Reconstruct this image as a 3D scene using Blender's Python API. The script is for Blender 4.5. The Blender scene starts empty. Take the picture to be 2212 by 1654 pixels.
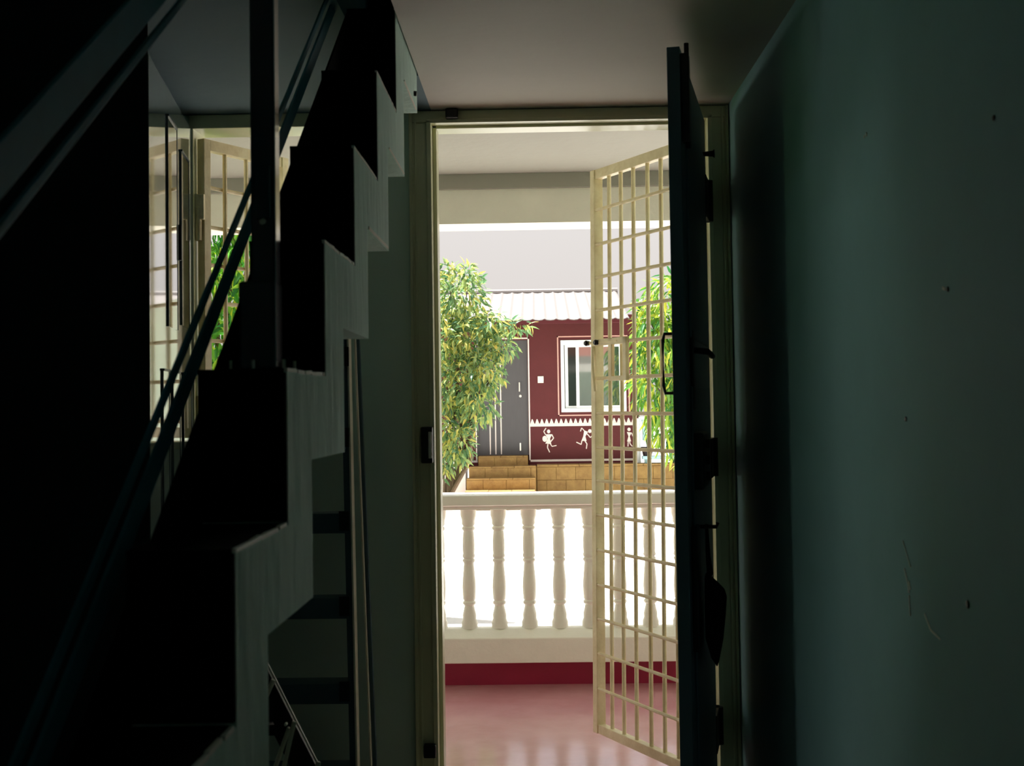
import bpy, bmesh, math, random
import numpy as np
from mathutils import Vector, Matrix

random.seed(7)
RNG = np.random.default_rng(7)
SC = bpy.context.scene
COL = SC.collection

# ------------------------------------------------------------------ camera
cam_d = bpy.data.cameras.new('camera')
cam = bpy.data.objects.new('camera', cam_d)
COL.objects.link(cam)
cam_d.sensor_width = 36.0
cam_d.lens = 2773.0 / 2212.0 * 36.0
cam_d.shift_y = -(827.0 - 767.7) / 2212.0
cam_d.clip_start = 0.02
cam_d.clip_end = 500
PITCH, YAW, ROLL = math.radians(2.02), math.radians(1.06), math.radians(0.836)
_f = Vector((-math.sin(YAW) * math.cos(PITCH), math.cos(YAW) * math.cos(PITCH), math.sin(PITCH)))
_r = Vector((math.cos(YAW), math.sin(YAW), 0))
_u = _r.cross(_f)
_r2 = _r * math.cos(ROLL) - _u * math.sin(ROLL)
_u2 = _r * math.sin(ROLL) + _u * math.cos(ROLL)
M = Matrix((( _r2.x, _u2.x, -_f.x, 0.0), (_r2.y, _u2.y, -_f.y, 0.0), (_r2.z, _u2.z, -_f.z, 1.27), (0, 0, 0, 1)))
cam.matrix_world = M
cam_d.dof.use_dof = True
cam_d.dof.focus_distance = 6.5
cam_d.dof.aperture_fstop = 11.0
SC.camera = cam

# ------------------------------------------------------------------ sky, sun, exposure
SC.view_settings.view_transform = 'Standard'
SC.view_settings.look = 'None'
SC.view_settings.exposure = 0.52
SC.view_settings.gamma = 1.0
SC.view_settings.use_curve_mapping = False
SC.cycles.max_bounces = 14
SC.cycles.diffuse_bounces = 8
SC.cycles.glossy_bounces = 6
SC.cycles.transmission_bounces = 6
SC.cycles.caustics_reflective = False
SC.cycles.caustics_refractive = False

world = bpy.data.worlds.new('hazy_sky')
SC.world = world
world.use_nodes = True
wn = world.node_tree
for n in list(wn.nodes):
    wn.nodes.remove(n)
w_out = wn.nodes.new('ShaderNodeOutputWorld')
w_bg = wn.nodes.new('ShaderNodeBackground')
w_tc = wn.nodes.new('ShaderNodeTexCoord')
w_sep = wn.nodes.new('ShaderNodeSeparateXYZ')
w_ramp = wn.nodes.new('ShaderNodeValToRGB')
wn.links.new(w_tc.outputs['Generated'], w_sep.inputs[0])
wn.links.new(w_sep.outputs['Z'], w_ramp.inputs[0])
wn.links.new(w_ramp.outputs[0], w_bg.inputs[0])
wn.links.new(w_bg.outputs[0], w_out.inputs[0])
w_ramp.color_ramp.elements[0].position = 0.0
w_ramp.color_ramp.elements[0].color = (0.50, 0.458, 0.432, 1)
w_ramp.color_ramp.elements[1].position = 0.9
w_ramp.color_ramp.elements[1].color = (0.90, 0.955, 1.0, 1)
w_bg.inputs[1].default_value = 1.0

sun_d = bpy.data.lights.new('sun', 'SUN')
sun_d.energy = 13.0
sun_d.color = (1.0, 0.965, 0.92)
sun_d.angle = math.radians(2.0)
sun = bpy.data.objects.new('sun', sun_d)
COL.objects.link(sun)
sun.rotation_euler = Vector((0.30, -0.14, -1.0)).to_track_quat('-Z', 'Y').to_euler()
sun.location = (-6, 8, 14)


# ------------------------------------------------------------------ helpers
def lin(c):
    out = []
    for v in c:
        v = v / 255.0
        out.append(v / 12.92 if v <= 0.04045 else ((v + 0.055) / 1.055) ** 2.4)
    return out


def mat(name, rgb, rough=0.6, var=0.0, var_scale=6.0, bump=0.0, bump_scale=40.0, metal=0.0, coat=0.0, ior=1.45, stretch=None, alt=None):
    """procedural principled material: colour with a noise variation towards `alt`, and a noise bump"""
    m = bpy.data.materials.new(name)
    m.use_nodes = True
    nt = m.node_tree
    b = nt.nodes['Principled BSDF']
    c = lin(rgb)
    b.inputs['Base Color'].default_value = (*c, 1)
    b.inputs['Roughness'].default_value = rough
    b.inputs['Metallic'].default_value = metal
    b.inputs['IOR'].default_value = ior
    b.inputs['Coat Weight'].default_value = coat
    b.inputs['Coat Roughness'].default_value = 0.05
    tc = nt.nodes.new('ShaderNodeTexCoord')
    src = tc.outputs['Object']
    if stretch:
        mp = nt.nodes.new('ShaderNodeMapping')
        mp.inputs['Scale'].default_value = stretch
        nt.links.new(src, mp.inputs[0])
        src = mp.outputs[0]
    if var > 0:
        nz = nt.nodes.new('ShaderNodeTexNoise')
        nz.inputs['Scale'].default_value = var_scale
        nz.inputs['Detail'].default_value = 6
        nz.inputs['Roughness'].default_value = 0.62
        nt.links.new(src, nz.inputs['Vector'])
        rp = nt.nodes.new('ShaderNodeValToRGB')
        rp.color_ramp.elements[0].position = 0.32
        rp.color_ramp.elements[1].position = 0.68
        a = lin(alt) if alt else [v * (1 - var) for v in c]
        rp.color_ramp.elements[0].color = (*a, 1)
        rp.color_ramp.elements[1].color = (*c, 1)
        nt.links.new(nz.outputs['Fac'], rp.inputs[0])
        nt.links.new(rp.outputs[0], b.inputs['Base Color'])
    if bump > 0:
        nz2 = nt.nodes.new('ShaderNodeTexNoise')
        nz2.inputs['Scale'].default_value = bump_scale
        nz2.inputs['Detail'].default_value = 5
        nt.links.new(src, nz2.inputs['Vector'])
        bp = nt.nodes.new('ShaderNodeBump')
        bp.inputs['Strength'].default_value = bump
        bp.inputs['Distance'].default_value = 0.01
        nt.links.new(nz2.outputs['Fac'], bp.inputs['Height'])
        nt.links.new(bp.outputs[0], b.inputs['Normal'])
    return m


def leaf_mat(name, cols):
    m = bpy.data.materials.new(name)
    m.use_nodes = True
    nt = m.node_tree
    for n in list(nt.nodes):
        nt.nodes.remove(n)
    out = nt.nodes.new('ShaderNodeOutputMaterial')
    geo = nt.nodes.new('ShaderNodeNewGeometry')
    oi = nt.nodes.new('ShaderNodeObjectInfo')
    add = nt.nodes.new('ShaderNodeMath'); add.operation = 'ADD'
    fr = nt.nodes.new('ShaderNodeMath'); fr.operation = 'FRACT'
    rp = nt.nodes.new('ShaderNodeValToRGB')
    nt.links.new(geo.outputs['Random Per Island'], add.inputs[0])
    nt.links.new(oi.outputs['Random'], add.inputs[1])
    nt.links.new(add.outputs[0], fr.inputs[0])
    nt.links.new(fr.outputs[0], rp.inputs[0])
    els = rp.color_ramp.elements
    n = len(cols)
    els[0].color = (*lin(cols[0]), 1); els[0].position = 0
    els[1].color = (*lin(cols[-1]), 1); els[1].position = 1
    for i in range(1, n - 1):
        e = els.new(i / (n - 1)); e.color = (*lin(cols[i]), 1)
    pb = nt.nodes.new('ShaderNodeBsdfPrincipled')
    pb.inputs['Roughness'].default_value = 0.38
    tr = nt.nodes.new('ShaderNodeBsdfTranslucent')
    mx = nt.nodes.new('ShaderNodeMixShader'); mx.inputs[0].default_value = 0.42
    nt.links.new(rp.outputs[0], pb.inputs['Base Color'])
    nt.links.new(rp.outputs[0], tr.inputs[0])
    nt.links.new(pb.outputs[0], mx.inputs[1])
    nt.links.new(tr.outputs[0], mx.inputs[2])
    nt.links.new(mx.outputs[0], out.inputs[0])
    return m


class MB:
    """collects solids into one mesh"""
    def __init__(self):
        self.v = []; self.f = []

    def hexa(self, p):
        b = len(self.v); self.v += [tuple(q) for q in p]
        for f in ((0, 3, 2, 1), (4, 5, 6, 7), (0, 1, 5, 4), (1, 2, 6, 5), (2, 3, 7, 6), (3, 0, 4, 7)):
            self.f.append(tuple(b + i for i in f))
        return self

    def box(self, x0, x1, y0, y1, z0, z1):
        return self.hexa([(x0, y0, z0), (x1, y0, z0), (x1, y1, z0), (x0, y1, z0), (x0, y0, z1), (x1, y0, z1), (x1, y1, z1), (x0, y1, z1)])

    def bar(self, a, b, w, h, side=(1, 0, 0)):
        """rectangular bar from a to b, w along `side`, h along the third direction"""
        a = Vector(a); b = Vector(b); d = (b - a).normalized()
        s = Vector(side); s = (s - d * s.dot(d)).normalized(); t = d.cross(s)
        q = []
        for p in (a, b):
            for i, j in ((-1, -1), (1, -1), (1, 1), (-1, 1)):
                q.append(p + s * (i * w / 2) + t * (j * h / 2))
        return self.hexa(q)

    def prism(self, poly, axis, lo, hi):
        """extrude a simple polygon along axis ('X','Y','Z'); poly gives the two other coordinates"""
        b = len(self.v); n = len(poly)
        for t in (lo, hi):
            for p in poly:
                self.v.append({'X': (t, p[0], p[1]), 'Y': (p[0], t, p[1]), 'Z': (p[0], p[1], t)}[axis])
        self.f.append(tuple(range(b + n - 1, b - 1, -1)))
        self.f.append(tuple(range(b + n, b + 2 * n)))
        for i in range(n):
            j = (i + 1) % n
            self.f.append((b + i, b + j, b + n + j, b + n + i))
        return self

    def tube(self, pts, r, seg=8, caps=True):
        pts = [Vector(p) for p in pts]
        rs = r if isinstance(r, (list, tuple)) else [r] * len(pts)
        b = len(self.v)
        up = Vector((0, 0, 1)); d0 = (pts[1] - pts[0]).normalized()
        if abs(d0.dot(up)) > 0.9: up = Vector((1, 0, 0))
        for i, p in enumerate(pts):
            d = (pts[min(i + 1, len(pts) - 1)] - pts[max(i - 1, 0)]).normalized()
            s = d.cross(up).normalized(); t = s.cross(d)
            for k in range(seg):
                a = 2 * math.pi * k / seg
                self.v.append(tuple(p + (s * math.cos(a) + t * math.sin(a)) * rs[i]))
        for i in range(len(pts) - 1):
            for k in range(seg):
                l = (k + 1) % seg
                self.f.append((b + i * seg + k, b + i * seg + l, b + (i + 1) * seg + l, b + (i + 1) * seg + k))
        if caps:
            self.f.append(tuple(b + k for k in range(seg))[::-1])
            self.f.append(tuple(b + (len(pts) - 1) * seg + k for k in range(seg)))
        return self

    def lathe(self, prof, c=(0, 0), seg=20):
        b = len(self.v)
        for r, z in prof:
            for k in range(seg):
                a = 2 * math.pi * k / seg
                self.v.append((c[0] + r * math.cos(a), c[1] + r * math.sin(a), z))
        for i in range(len(prof) - 1):
            for k in range(seg):
                l = (k + 1) % seg
                self.f.append((b + i * seg + k, b + i * seg + l, b + (i + 1) * seg + l, b + (i + 1) * seg + k))
        self.f.append(tuple(b + k for k in range(seg))[::-1])
        self.f.append(tuple(b + (len(prof) - 1) * seg + k for k in range(seg)))
        return self

    def mesh(self, name):
        me = bpy.data.meshes.new(name)
        me.from_pydata(self.v, [], self.f)
        bm = bmesh.new(); bm.from_mesh(me)
        bmesh.ops.recalc_face_normals(bm, faces=bm.faces)
        bm.to_mesh(me); bm.free()
        return me

    def build(self, name, m, parent=None, bevel=0.0, smooth=False, label=None, kind=None):
        o = obj(name, self.mesh(name), m, parent)
        if bevel:
            bv = o.modifiers.new('bevel', 'BEVEL'); bv.width = bevel; bv.segments = 2; bv.limit_method = 'ANGLE'
        if smooth:
            for p in o.data.polygons: p.use_smooth = True
            o.data.set_sharp_from_angle(angle=math.radians(40)) if hasattr(o.data, 'set_sharp_from_angle') else None
        if label: o['label'] = label
        if kind: o['kind'] = kind
        return o


def obj(name, me, m=None, parent=None):
    o = bpy.data.objects.new(name, me)
    COL.objects.link(o)
    if m is not None and me is not None and not me.materials:
        me.materials.append(m)
    if parent is not None:
        o.parent = parent
        if parent.get('_base'):
            o.location = Vector(parent['_base']) * -1.0
    return o


def tag(o, label, cat, group=None, kind=None):
    o['label'] = label; o['category'] = cat
    if group: o['group'] = group
    if kind: o['kind'] = kind
    return o


def thing(name, label, cat, base=(0, 0, 0), group=None, kind=None):
    """Empty at the thing's base; meshes of its parts are given in world coordinates and moved back by the base"""
    e = bpy.data.objects.new(name, None)
    COL.objects.link(e)
    e.empty_display_size = 0.1
    e.location = base
    if any(base): e['_base'] = list(base)
    return tag(e, label, cat, group, kind)


def dup(o, parent=None):
    c = o.copy(); COL.objects.link(c)
    if parent is not None: c.parent = parent
    for ch in list(o.children): dup(ch, c)
    return c


# ------------------------------------------------------------------ materials
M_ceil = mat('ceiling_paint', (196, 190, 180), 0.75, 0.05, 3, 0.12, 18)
M_ceilL = mat('shade_toned_ceiling', (88, 114, 124), 0.8, 0.05, 3, 0.12, 18)  # ceiling paint darkened so the left side's shade is in the colour
M_wallR = mat('teal_grey_wall_paint', (152, 198, 204), 0.65, 0.12, 2.2, 0.18, 7, ior=1.25)
M_wallF = mat('grey_wall_paint', (220, 240, 222), 0.6, 0.06, 3, 0.15, 14)
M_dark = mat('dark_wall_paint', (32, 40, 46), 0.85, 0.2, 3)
M_room = mat('pale_room_paint', (216, 226, 226), 0.8, 0.1, 2)
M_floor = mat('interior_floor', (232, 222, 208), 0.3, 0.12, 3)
M_floorL = mat('bounce_cut_floor', (52, 56, 60), 0.5, 0.3, 3)
M_frame = mat('cream_gloss_frame_paint', (214, 216, 178), 0.3, 0.08, 8, 0.05, 30)
M_leafD = mat('dark_door_paint', (72, 98, 112), 0.42, 0.2, 5, 0.05, 20, stretch=(1, 1, 0.15))
M_black = mat('black_hardware', (18, 19, 23), 0.4, 0.2, 20)
M_cloth = mat('black_cloth', (10, 11, 14), 0.9, 0.2, 40, 0.3, 120)
M_conc = mat('bare_concrete', (196, 226, 214), 0.8, 0.16, 5, 0.6, 22, stretch=(1, 1, 0.35))
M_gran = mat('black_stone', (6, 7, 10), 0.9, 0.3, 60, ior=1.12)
M_glint_chip = mat('edge_highlight_and_chips', (225, 222, 210), 0.6, 0.1, 30)  # pale tone for painted tread-edge highlights and for paint chips
M_rail = mat('dark_teal_rail_paint', (34, 112, 130), 0.6, 0.2, 12)
M_post = mat('black_gloss_post_paint', (30, 48, 58), 0.16, 0.2, 12, coat=0.5)
M_bolt = mat('steel_bolt', (216, 216, 200), 0.35)
M_gate = mat('cream_gate_paint', (242, 230, 194), 0.45, 0.18, 14, 0.2, 60, alt=(220, 202, 160))
M_alu = mat('satin_aluminium', (222, 218, 196), 0.4, 0.1, 30)
M_lad = mat('blue_grey_ladder_plastic', (66, 92, 102), 0.5, 0.15, 20)
M_gloss = mat('white_gloss_leaf', (120, 134, 132), 0.06, 0.05, 4, coat=1.0, ior=2.1)
M_glass = mat('dark_reflective_glass', (30, 40, 44), 0.03, coat=1.0, ior=2.2)
M_groove = mat('dark_beading', (34, 56, 62), 0.35)
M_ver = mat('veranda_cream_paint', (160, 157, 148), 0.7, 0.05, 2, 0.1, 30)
M_bal = mat('balustrade_cream_paint', (238, 234, 224), 0.7, 0.07, 5, 0.15, 40)
M_skirt = mat('maroon_skirting', (164, 34, 72), 0.4, 0.15, 5)
M_red = mat('red_oxide_floor', (222, 172, 180), 0.14, 0.22, 3.5, 0.10, 9, ior=2.4, alt=(206, 148, 158))
M_pave = mat('white_courtyard', (220, 218, 212), 0.8, 0.16, 0.5, 0.3, 30, alt=(200, 199, 192))
M_earth = mat('brown_earth', (120, 96, 70), 0.95, 0.3, 3, 0.6, 15)
M_facade = mat('terracotta_facade', (222, 150, 136), 0.8, 0.1, 3)
M_house = mat('maroon_house_paint', (88, 31, 33), 0.75, 0.16, 3, 0.25, 30)
M_hbase = mat('dark_maroon_plinth_line', (92, 30, 38), 0.75, 0.15, 3)
M_white = mat('white_paint', (232, 220, 212), 0.6, 0.05, 10)
M_upvc = mat('white_window_frame', (236, 240, 240), 0.3)
M_pane = mat('window_pane', (58, 66, 66), 0.03, coat=1.0, ior=2.6)
M_paneD = mat('dark_window_pane', (22, 34, 32), 0.05, ior=1.5)
M_hdoor = mat('grey_house_door', (78, 76, 78), 0.5, 0.1, 6, stretch=(8, 1, 1))
M_hmetal = mat('door_chrome', (220, 220, 215), 0.3, metal=0.6)
M_roof = mat('weathered_roof_sheet', (118, 112, 109), 0.5, 0.06, 2)
M_tile = mat('yellow_stone_tile', (158, 126, 70), 0.7, 0.3, 9, 0.3, 40, alt=(132, 100, 54))
M_grout = mat('tile_grout', (150, 118, 66), 0.9)
M_blue = mat('pale_blue_paint', (170, 206, 214), 0.6)
M_pot = mat('dark_pot', (36, 24, 26), 0.6)
M_bark = mat('bark', (104, 88, 70), 0.9, 0.3, 12, 0.6, 30)
M_leafA = leaf_mat('mango_leaf', [(66, 108, 76), (104, 144, 96), (136, 166, 108), (168, 184, 104), (216, 206, 110)])
M_leafB = leaf_mat('bright_leaf', [(40, 100, 50), (90, 146, 56), (140, 176, 60), (206, 204, 70)])
M_leafC = leaf_mat('green_leaf', [(24, 96, 36), (60, 140, 40), (104, 170, 44), (180, 200, 48)])
M_leafD2 = leaf_mat('dark_leaf', [(24, 70, 40), (40, 96, 50), (70, 120, 60)])

# ------------------------------------------------------------------ interior shell
def struct(name, mb, m, label, cat='wall'):
    o = mb.build(name, m)
    return tag(o, label, cat, kind='structure')


DW = 3.93            # plane of the door wall's inner face
CEIL = 2.168
struct('floor', MB().box(-0.36, 0.8, -0.82, 4.06, -0.12, 0.0), M_floor, 'pale polished floor leading to the doorway', 'floor')
struct('floor_left', MB().box(-3.2, -0.36, -0.82, 4.06, -0.12, 0.0), M_floorL, 'unseen floor under and beyond the stairs, made dark to cut bounce', 'floor')  # unseen floor half, dark only to keep bounce off the left ceiling
wr = struct('wall_right', MB().box(0.602, 0.80, -0.7, DW, 0, 4.8), M_wallR, 'teal grey wall along the right side, with scuffs and nail holes')
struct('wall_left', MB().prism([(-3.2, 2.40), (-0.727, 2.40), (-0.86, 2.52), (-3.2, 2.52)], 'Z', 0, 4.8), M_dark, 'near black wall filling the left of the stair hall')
struct('wall_side', MB().box(-1.32, -1.20, 3.06, DW, 0, 2.3).box(-1.32, -1.20, 2.40, 2.54, 0, 2.3).box(-1.32, -1.20, 2.54, 3.06, 0, 0.25).box(-1.32, -1.20, 2.54, 3.06, 1.72, 2.3).box(-1.95, -1.32, 2.3, 3.3, 2.12, 2.2), M_room, 'pale side wall with an added window gap and sun-blocking ledge, behind the glossy open leaf')  # gap added to light the right wall, ledge added to block sun
struct('wall_stair', MB().box(-1.72, -1.6, -0.7, 2.40, 0, 4.8), M_room, 'pale side wall of the stairwell beyond the handrails')
struct('wall_back', MB().box(-1.72, 0.80, -0.82, -0.7, 0, 4.8), M_room, 'pale back wall of the stair hall behind the viewpoint')
wf = MB()
wf.box(-4.5, -1.06, DW, 4.06, -0.4, CEIL)
wf.box(-0.60, -0.38, DW, 4.06, -0.4, CEIL)
wf.box(0.602, 4.5, DW, 4.06, -0.4, CEIL)
wf.box(-4.5, 4.5, DW, 4.06, CEIL, 4.8)
wf.box(-1.06, -0.60, 4.05, 4.06, 2.125, CEIL)
wf.box(-0.38, 0.602, 4.05, 4.06, 2.125, CEIL)
wf.box(-1.06, -0.60, DW, 4.06, -0.4, 1.14)
struct('wall_front', wf, M_wallF, 'grey wall holding the two doorways to the veranda')
struct('ceiling', MB().box(-0.311, 0.602, 2.66, DW, CEIL, CEIL + 0.2), M_ceil, 'pale low ceiling slab of the landing over the doorway', 'ceiling')
struct('ceiling_left', MB().box(-3.2, -0.432, 2.66, DW, CEIL, CEIL + 0.2).box(-0.432, -0.311, 3.50, DW, CEIL, CEIL + 0.2), M_ceilL, 'low ceiling left of the staircase, its shade put into a darker blue grey', 'ceiling')
struct('ceiling_upper', MB().box(-4.5, 4.5, -0.82, 4.06, 4.8, 5.0), M_room, 'dim upper ceiling above the stairwell', 'ceiling')

# scuffs and nail holes on the right wall
for (y, z, r) in ((1.827, 0.975, 0.006), (2.106, 1.231, 0.0045), (1.672, 1.629, 0.004), (1.877, 1.423, 0.004)):
    MB().tube([(0.6025, y, z), (0.6005, y, z), (0.5998, y, z)], [r, r, r * 0.7], 10).build('nail', M_black, wr)


def chip(pts, w, parent, m=M_glint_chip, name='paint_chip'):
    mb = MB()
    for a, b in zip(pts[:-1], pts[1:]):
        mb.bar((0.6015, *a), (0.6015, *b), 0.002, w)
    return mb.build(name, m, parent)


M_scuff = mat('wall_scuff', (246, 246, 238), 0.6, 0.2, 40)
for pts, w in (([(2.135, 0.985), (2.118, 0.962), (2.112, 0.948)], 0.0022), ([(2.112, 0.968), (2.104, 0.955)], 0.0035),
               ([(2.112, 0.945), (2.108, 0.912)], 0.0018), ([(2.14, 1.03), (2.10, 0.992)], 0.0012),
               ([(2.03, 0.928), (2.0, 0.908), (1.955, 0.903)], 0.0022), ([(2.31, 1.742), (2.306, 1.738)], 0.004),
               ([(2.325, 1.740), (2.322, 1.738)], 0.003), ([(1.90, 1.427), (1.888, 1.424)], 0.003)):
    chip(pts, w * 1.5, wr, M_scuff)

# ------------------------------------------------------------------ main door frame (door_1)
d1 = thing('door_1', 'cream moulded door frame of the main doorway under the low ceiling', 'door frame', (0.1, DW, 0), kind='structure')


def jamb(x_out, x_in, side, parent, name='jamb'):
    """moulded jamb: outer fillet, flat, inner raised stop; side=+1 when the opening is on its right"""
    s = side
    mb = MB()
    lo, hi = min(x_out, x_in), max(x_out, x_in)
    mb.box(lo, hi, DW - 0.012, 4.045, 0, 2.1295)
    o = x_out
    mb.box(*sorted((o, o + s * 0.009)), DW - 0.022, DW - 0.010, 0, 2.165)
    mb.box(*sorted((o + s * 0.016, o + s * 0.022)), DW - 0.018, DW - 0.010, 0, 2.158)
    e = x_in
    mb.box(*sorted((e - s * 0.014, e)), DW - 0.020, DW - 0.010, 0, 2.135)
    mb.box(*sorted((e, e + s * 0.012)), DW + 0.045, 4.06, 0, 2.125)
    return mb.build(name, M_frame, parent, bevel=0.002)


jamb(-0.380, -0.312, 1, d1)
jamb(0.600, 0.536, -1, d1)
hd = MB()
hd.box(-0.380, 0.600, DW - 0.012, 4.06, 2.130, 2.166)
hd.box(-0.326, 0.55, DW - 0.020, DW - 0.010, 2.126, 2.138)
hd.box(-0.300, 0.524, DW + 0.045, 4.06, 2.122, 2.132)
hd.build('lintel', M_frame, d1, bevel=0.002)
sk = MB().box(-0.352, -0.316, DW - 0.045, DW - 0.012, 1.085, 1.195)
st = sk.build('strike_plate', M_black, d1, bevel=0.004, label='black rim lock keeper on the left jamb')
MB().box(-0.328, -0.319, DW - 0.052, DW - 0.044, 1.10, 1.18).build('latch_slot', M_bolt, st)
MB().box(-0.355, -0.318, DW - 0.040, DW - 0.012, 0.200, 0.240).build('bolt_keeper', M_black, d1, bevel=0.004)
MB().box(-0.265, -0.227, DW - 0.040, DW - 0.012, 2.137, 2.167).build('bolt_keeper', M_black, d1, bevel=0.004)

# window opening behind the staircase (window_1)
d2 = thing('window_1', 'cream frame of the narrow window opening behind the staircase', 'window', (-0.88, DW, 1.14), kind='structure')
MB().box(-1.060, -1.048, DW - 0.01, 4.06, 1.14, 2.165).build('jamb', M_frame, d2, bevel=0.002)
MB().box(-0.612, -0.600, DW - 0.01, 4.06, 1.14, 2.165).build('jamb', M_frame, d2, bevel=0.002)
MB().box(-1.060, -0.600, DW - 0.012, 4.06, 2.124, 2.166).build('lintel', M_frame, d2, bevel=0.002)
MB().box(-1.065, -0.595, DW - 0.025, 4.08, 1.138, 1.16).build('sill', M_frame, d2, bevel=0.002)
w2 = thing('fill_window', 'unseen side window added behind the glossy open leaf to light the right wall', 'window', (-1.26, 2.8, 0.35), kind='structure')  # made-up opening out of view, lets skylight reach the right wall
fm = MB()
for q in ((2.54, 2.57, 0.25, 1.72), (3.03, 3.06, 0.25, 1.72), (2.57, 3.03, 0.25, 0.28), (2.57, 3.03, 1.69, 1.72), (2.57, 3.03, 1.1, 1.12)):
    fm.box(-1.29, -1.23, q[0], q[1], q[2], q[3])
fm.build('window_frame', M_frame, w2)

# ------------------------------------------------------------------ open dark door leaf on the right
A = Vector((0.508, 3.885, 0)); B = Vector((0.340, 3.055, 0))       # hinge edge, free edge (centre line)
leaf = thing('open_door_leaf', 'dark open wooden door leaf swung inward beside the right wall', 'door', (A.x, A.y, 0.02))
dl = (B - A); LW = dl.length; du = dl.normalized(); dn = Vector((-du.y, du.x, 0))
if dn.x < 0: dn = -dn                                                # dn points to the right wall


def lp(t, off, z):                                                   # t along the leaf from the hinge, off to the right face
    p = A + du * t + dn * off
    return (p.x, p.y, z)


def lbox(mb, t0, t1, o0, o1, z0, z1):
    return mb.hexa([lp(t0, o0, z0), lp(t1, o0, z0), lp(t1, o1, z0), lp(t0, o1, z0), lp(t0, o0, z1), lp(t1, o0, z1), lp(t1, o1, z1), lp(t0, o1, z1)])


TH = 0.0155
core = MB()
lbox(core, 0, LW, -TH, TH, 0.02, 2.112)
core.build('door_slab', M_leafD, leaf, bevel=0.0015)
for z0, z1 in ((0.15, 0.75), (0.90, 1.30), (1.42, 1.98)):
    pm = MB()
    lbox(pm, 0.11, LW - 0.11, TH - 0.001, TH + 0.006, z0, z1)
    lbox(pm, 0.13, LW - 0.13, -TH - 0.006, -TH + 0.001, z0 + 0.02, z1 - 0.02)
    pm.build('door_panel', M_leafD, leaf, bevel=0.005)
tb = MB(); lbox(tb, LW - 0.045, LW - 0.008, TH, TH + 0.02, 1.885, 2.098)
tbo = tb.build('tower_bolt', M_black, leaf, bevel=0.003)
MB().tube([lp(LW - 0.026, TH + 0.014, 1.87), lp(LW - 0.026, TH + 0.014, 2.125)], 0.006, 10).build('bolt_rod', M_black, tbo)
lk = MB(); lbox(lk, LW - 0.30, LW - 0.12, TH, TH + 0.03, 1.045, 1.185)
lko = lk.build('rim_lock', M_black, leaf, bevel=0.006)
for z in (1.075, 1.115, 1.155):
    MB().tube([lp(LW - 0.2, TH + 0.028, z), lp(LW - 0.2, TH + 0.040, z)], 0.012, 12).build('lock_knob', M_black, lko)
# lever handle set on the room side
hs = MB(); lbox(hs, LW - 0.19, LW - 0.13, TH, TH + 0.008, 1.24, 1.44)
hso = hs.build('handle_plate', M_black, leaf, bevel=0.003)
MB().tube([lp(LW - 0.16, TH + 0.006, 1.39), lp(LW - 0.16, TH + 0.042, 1.385), lp(LW - 0.2, TH + 0.046, 1.38), lp(LW - 0.28, TH + 0.045, 1.378)], 0.008, 10).build('lever', M_black, hso)
lo = MB(); lbox(lo, LW - 0.14, LW - 0.06, TH, TH + 0.016, 0.66, 0.96)
lo.build('lower_bolt', M_black, leaf, bevel=0.003)
# pull handle on the outer face, showing past the free edge
MB().tube([lp(LW - 0.02, -TH + 0.002, 1.425), lp(LW - 0.02, -TH - 0.020, 1.425), lp(LW - 0.02, -TH - 0.024, 1.41), lp(LW - 0.02, -TH - 0.024, 1.30),
           lp(LW - 0.02, -TH - 0.020, 1.283), lp(LW - 0.02, -TH + 0.002, 1.283)], 0.0042, 8).build('pull_handle', M_black, leaf)
# hinges and the stopper near the top
for z0, z1 in ((1.805, 1.93), (1.035, 1.15), (0.235, 0.345)):
    h = MB()
    lbox(h, -0.035, 0.10, TH - 0.002, TH + 0.008, z0, z1)
    h.tube([lp(-0.012, TH + 0.008, z0), lp(-0.012, TH + 0.008, z1)], 0.012, 10)
    h.box(0.520, 0.536, DW - 0.045, DW - 0.012, z0, z1)
    h.build('hinge', M_black, leaf)
MB().tube([lp(0.13, TH, 1.985), lp(0.13, TH + 0.03, 1.985), lp(0.13, TH + 0.036, 1.985)], [0.006, 0.009, 0.013], 12).build('door_stop', M_black, leaf)

# black bag hung on the leaf
bag = thing('hanging_bag', 'black cloth bag hanging by its strap from the open dark door leaf', 'bag', lp(LW - 0.2, TH, 0.58))
YB = 3.30
prof = [(0.434, 0.80), (0.438, 0.815), (0.452, 0.803), (0.4715, 0.785), (0.4765, 0.765), (0.473, 0.72), (0.466, 0.66), (0.4545, 0.605), (0.448, 0.585),
        (0.443, 0.605), (0.437, 0.628), (0.433, 0.64), (0.432, 0.70)]
MB().prism(prof, 'Y', YB - 0.012, YB + 0.10).build('bag_body', M_cloth, bag, bevel=0.006)
MB().prism([(0.433, 0.80), (0.447, 0.82), (0.440, 0.87), (0.436, 0.945), (0.430, 0.945), (0.430, 0.88)], 'Y', YB + 0.02, YB + 0.035).build('strap', M_cloth, bag)
MB().tube([lp(LW - 0.235, TH, 0.944), lp(LW - 0.235, TH + 0.05, 0.944), lp(LW - 0.235, TH + 0.053, 0.955)], 0.005, 8).build('hook', M_black, bag)

# ------------------------------------------------------------------ glossy leaf on the far left
A2 = Vector((-1.052, 3.915, 0)); B2 = Vector((-0.925, 3.06, 0))
gl = thing('glossy_open_leaf', 'pale glossy panelled door leaf standing open behind the handrail, mirroring the daylight', 'door', (A2.x, A2.y, 0.02))
d2v = B2 - A2; L2 = d2v.length; u2 = d2v.normalized(); n2 = Vector((-u2.y, u2.x, 0))
if n2.x < 0: n2 = -n2


def gp(t, off, z):
    p = A2 + u2 * t + n2 * off
    return (p.x, p.y, z)


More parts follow.
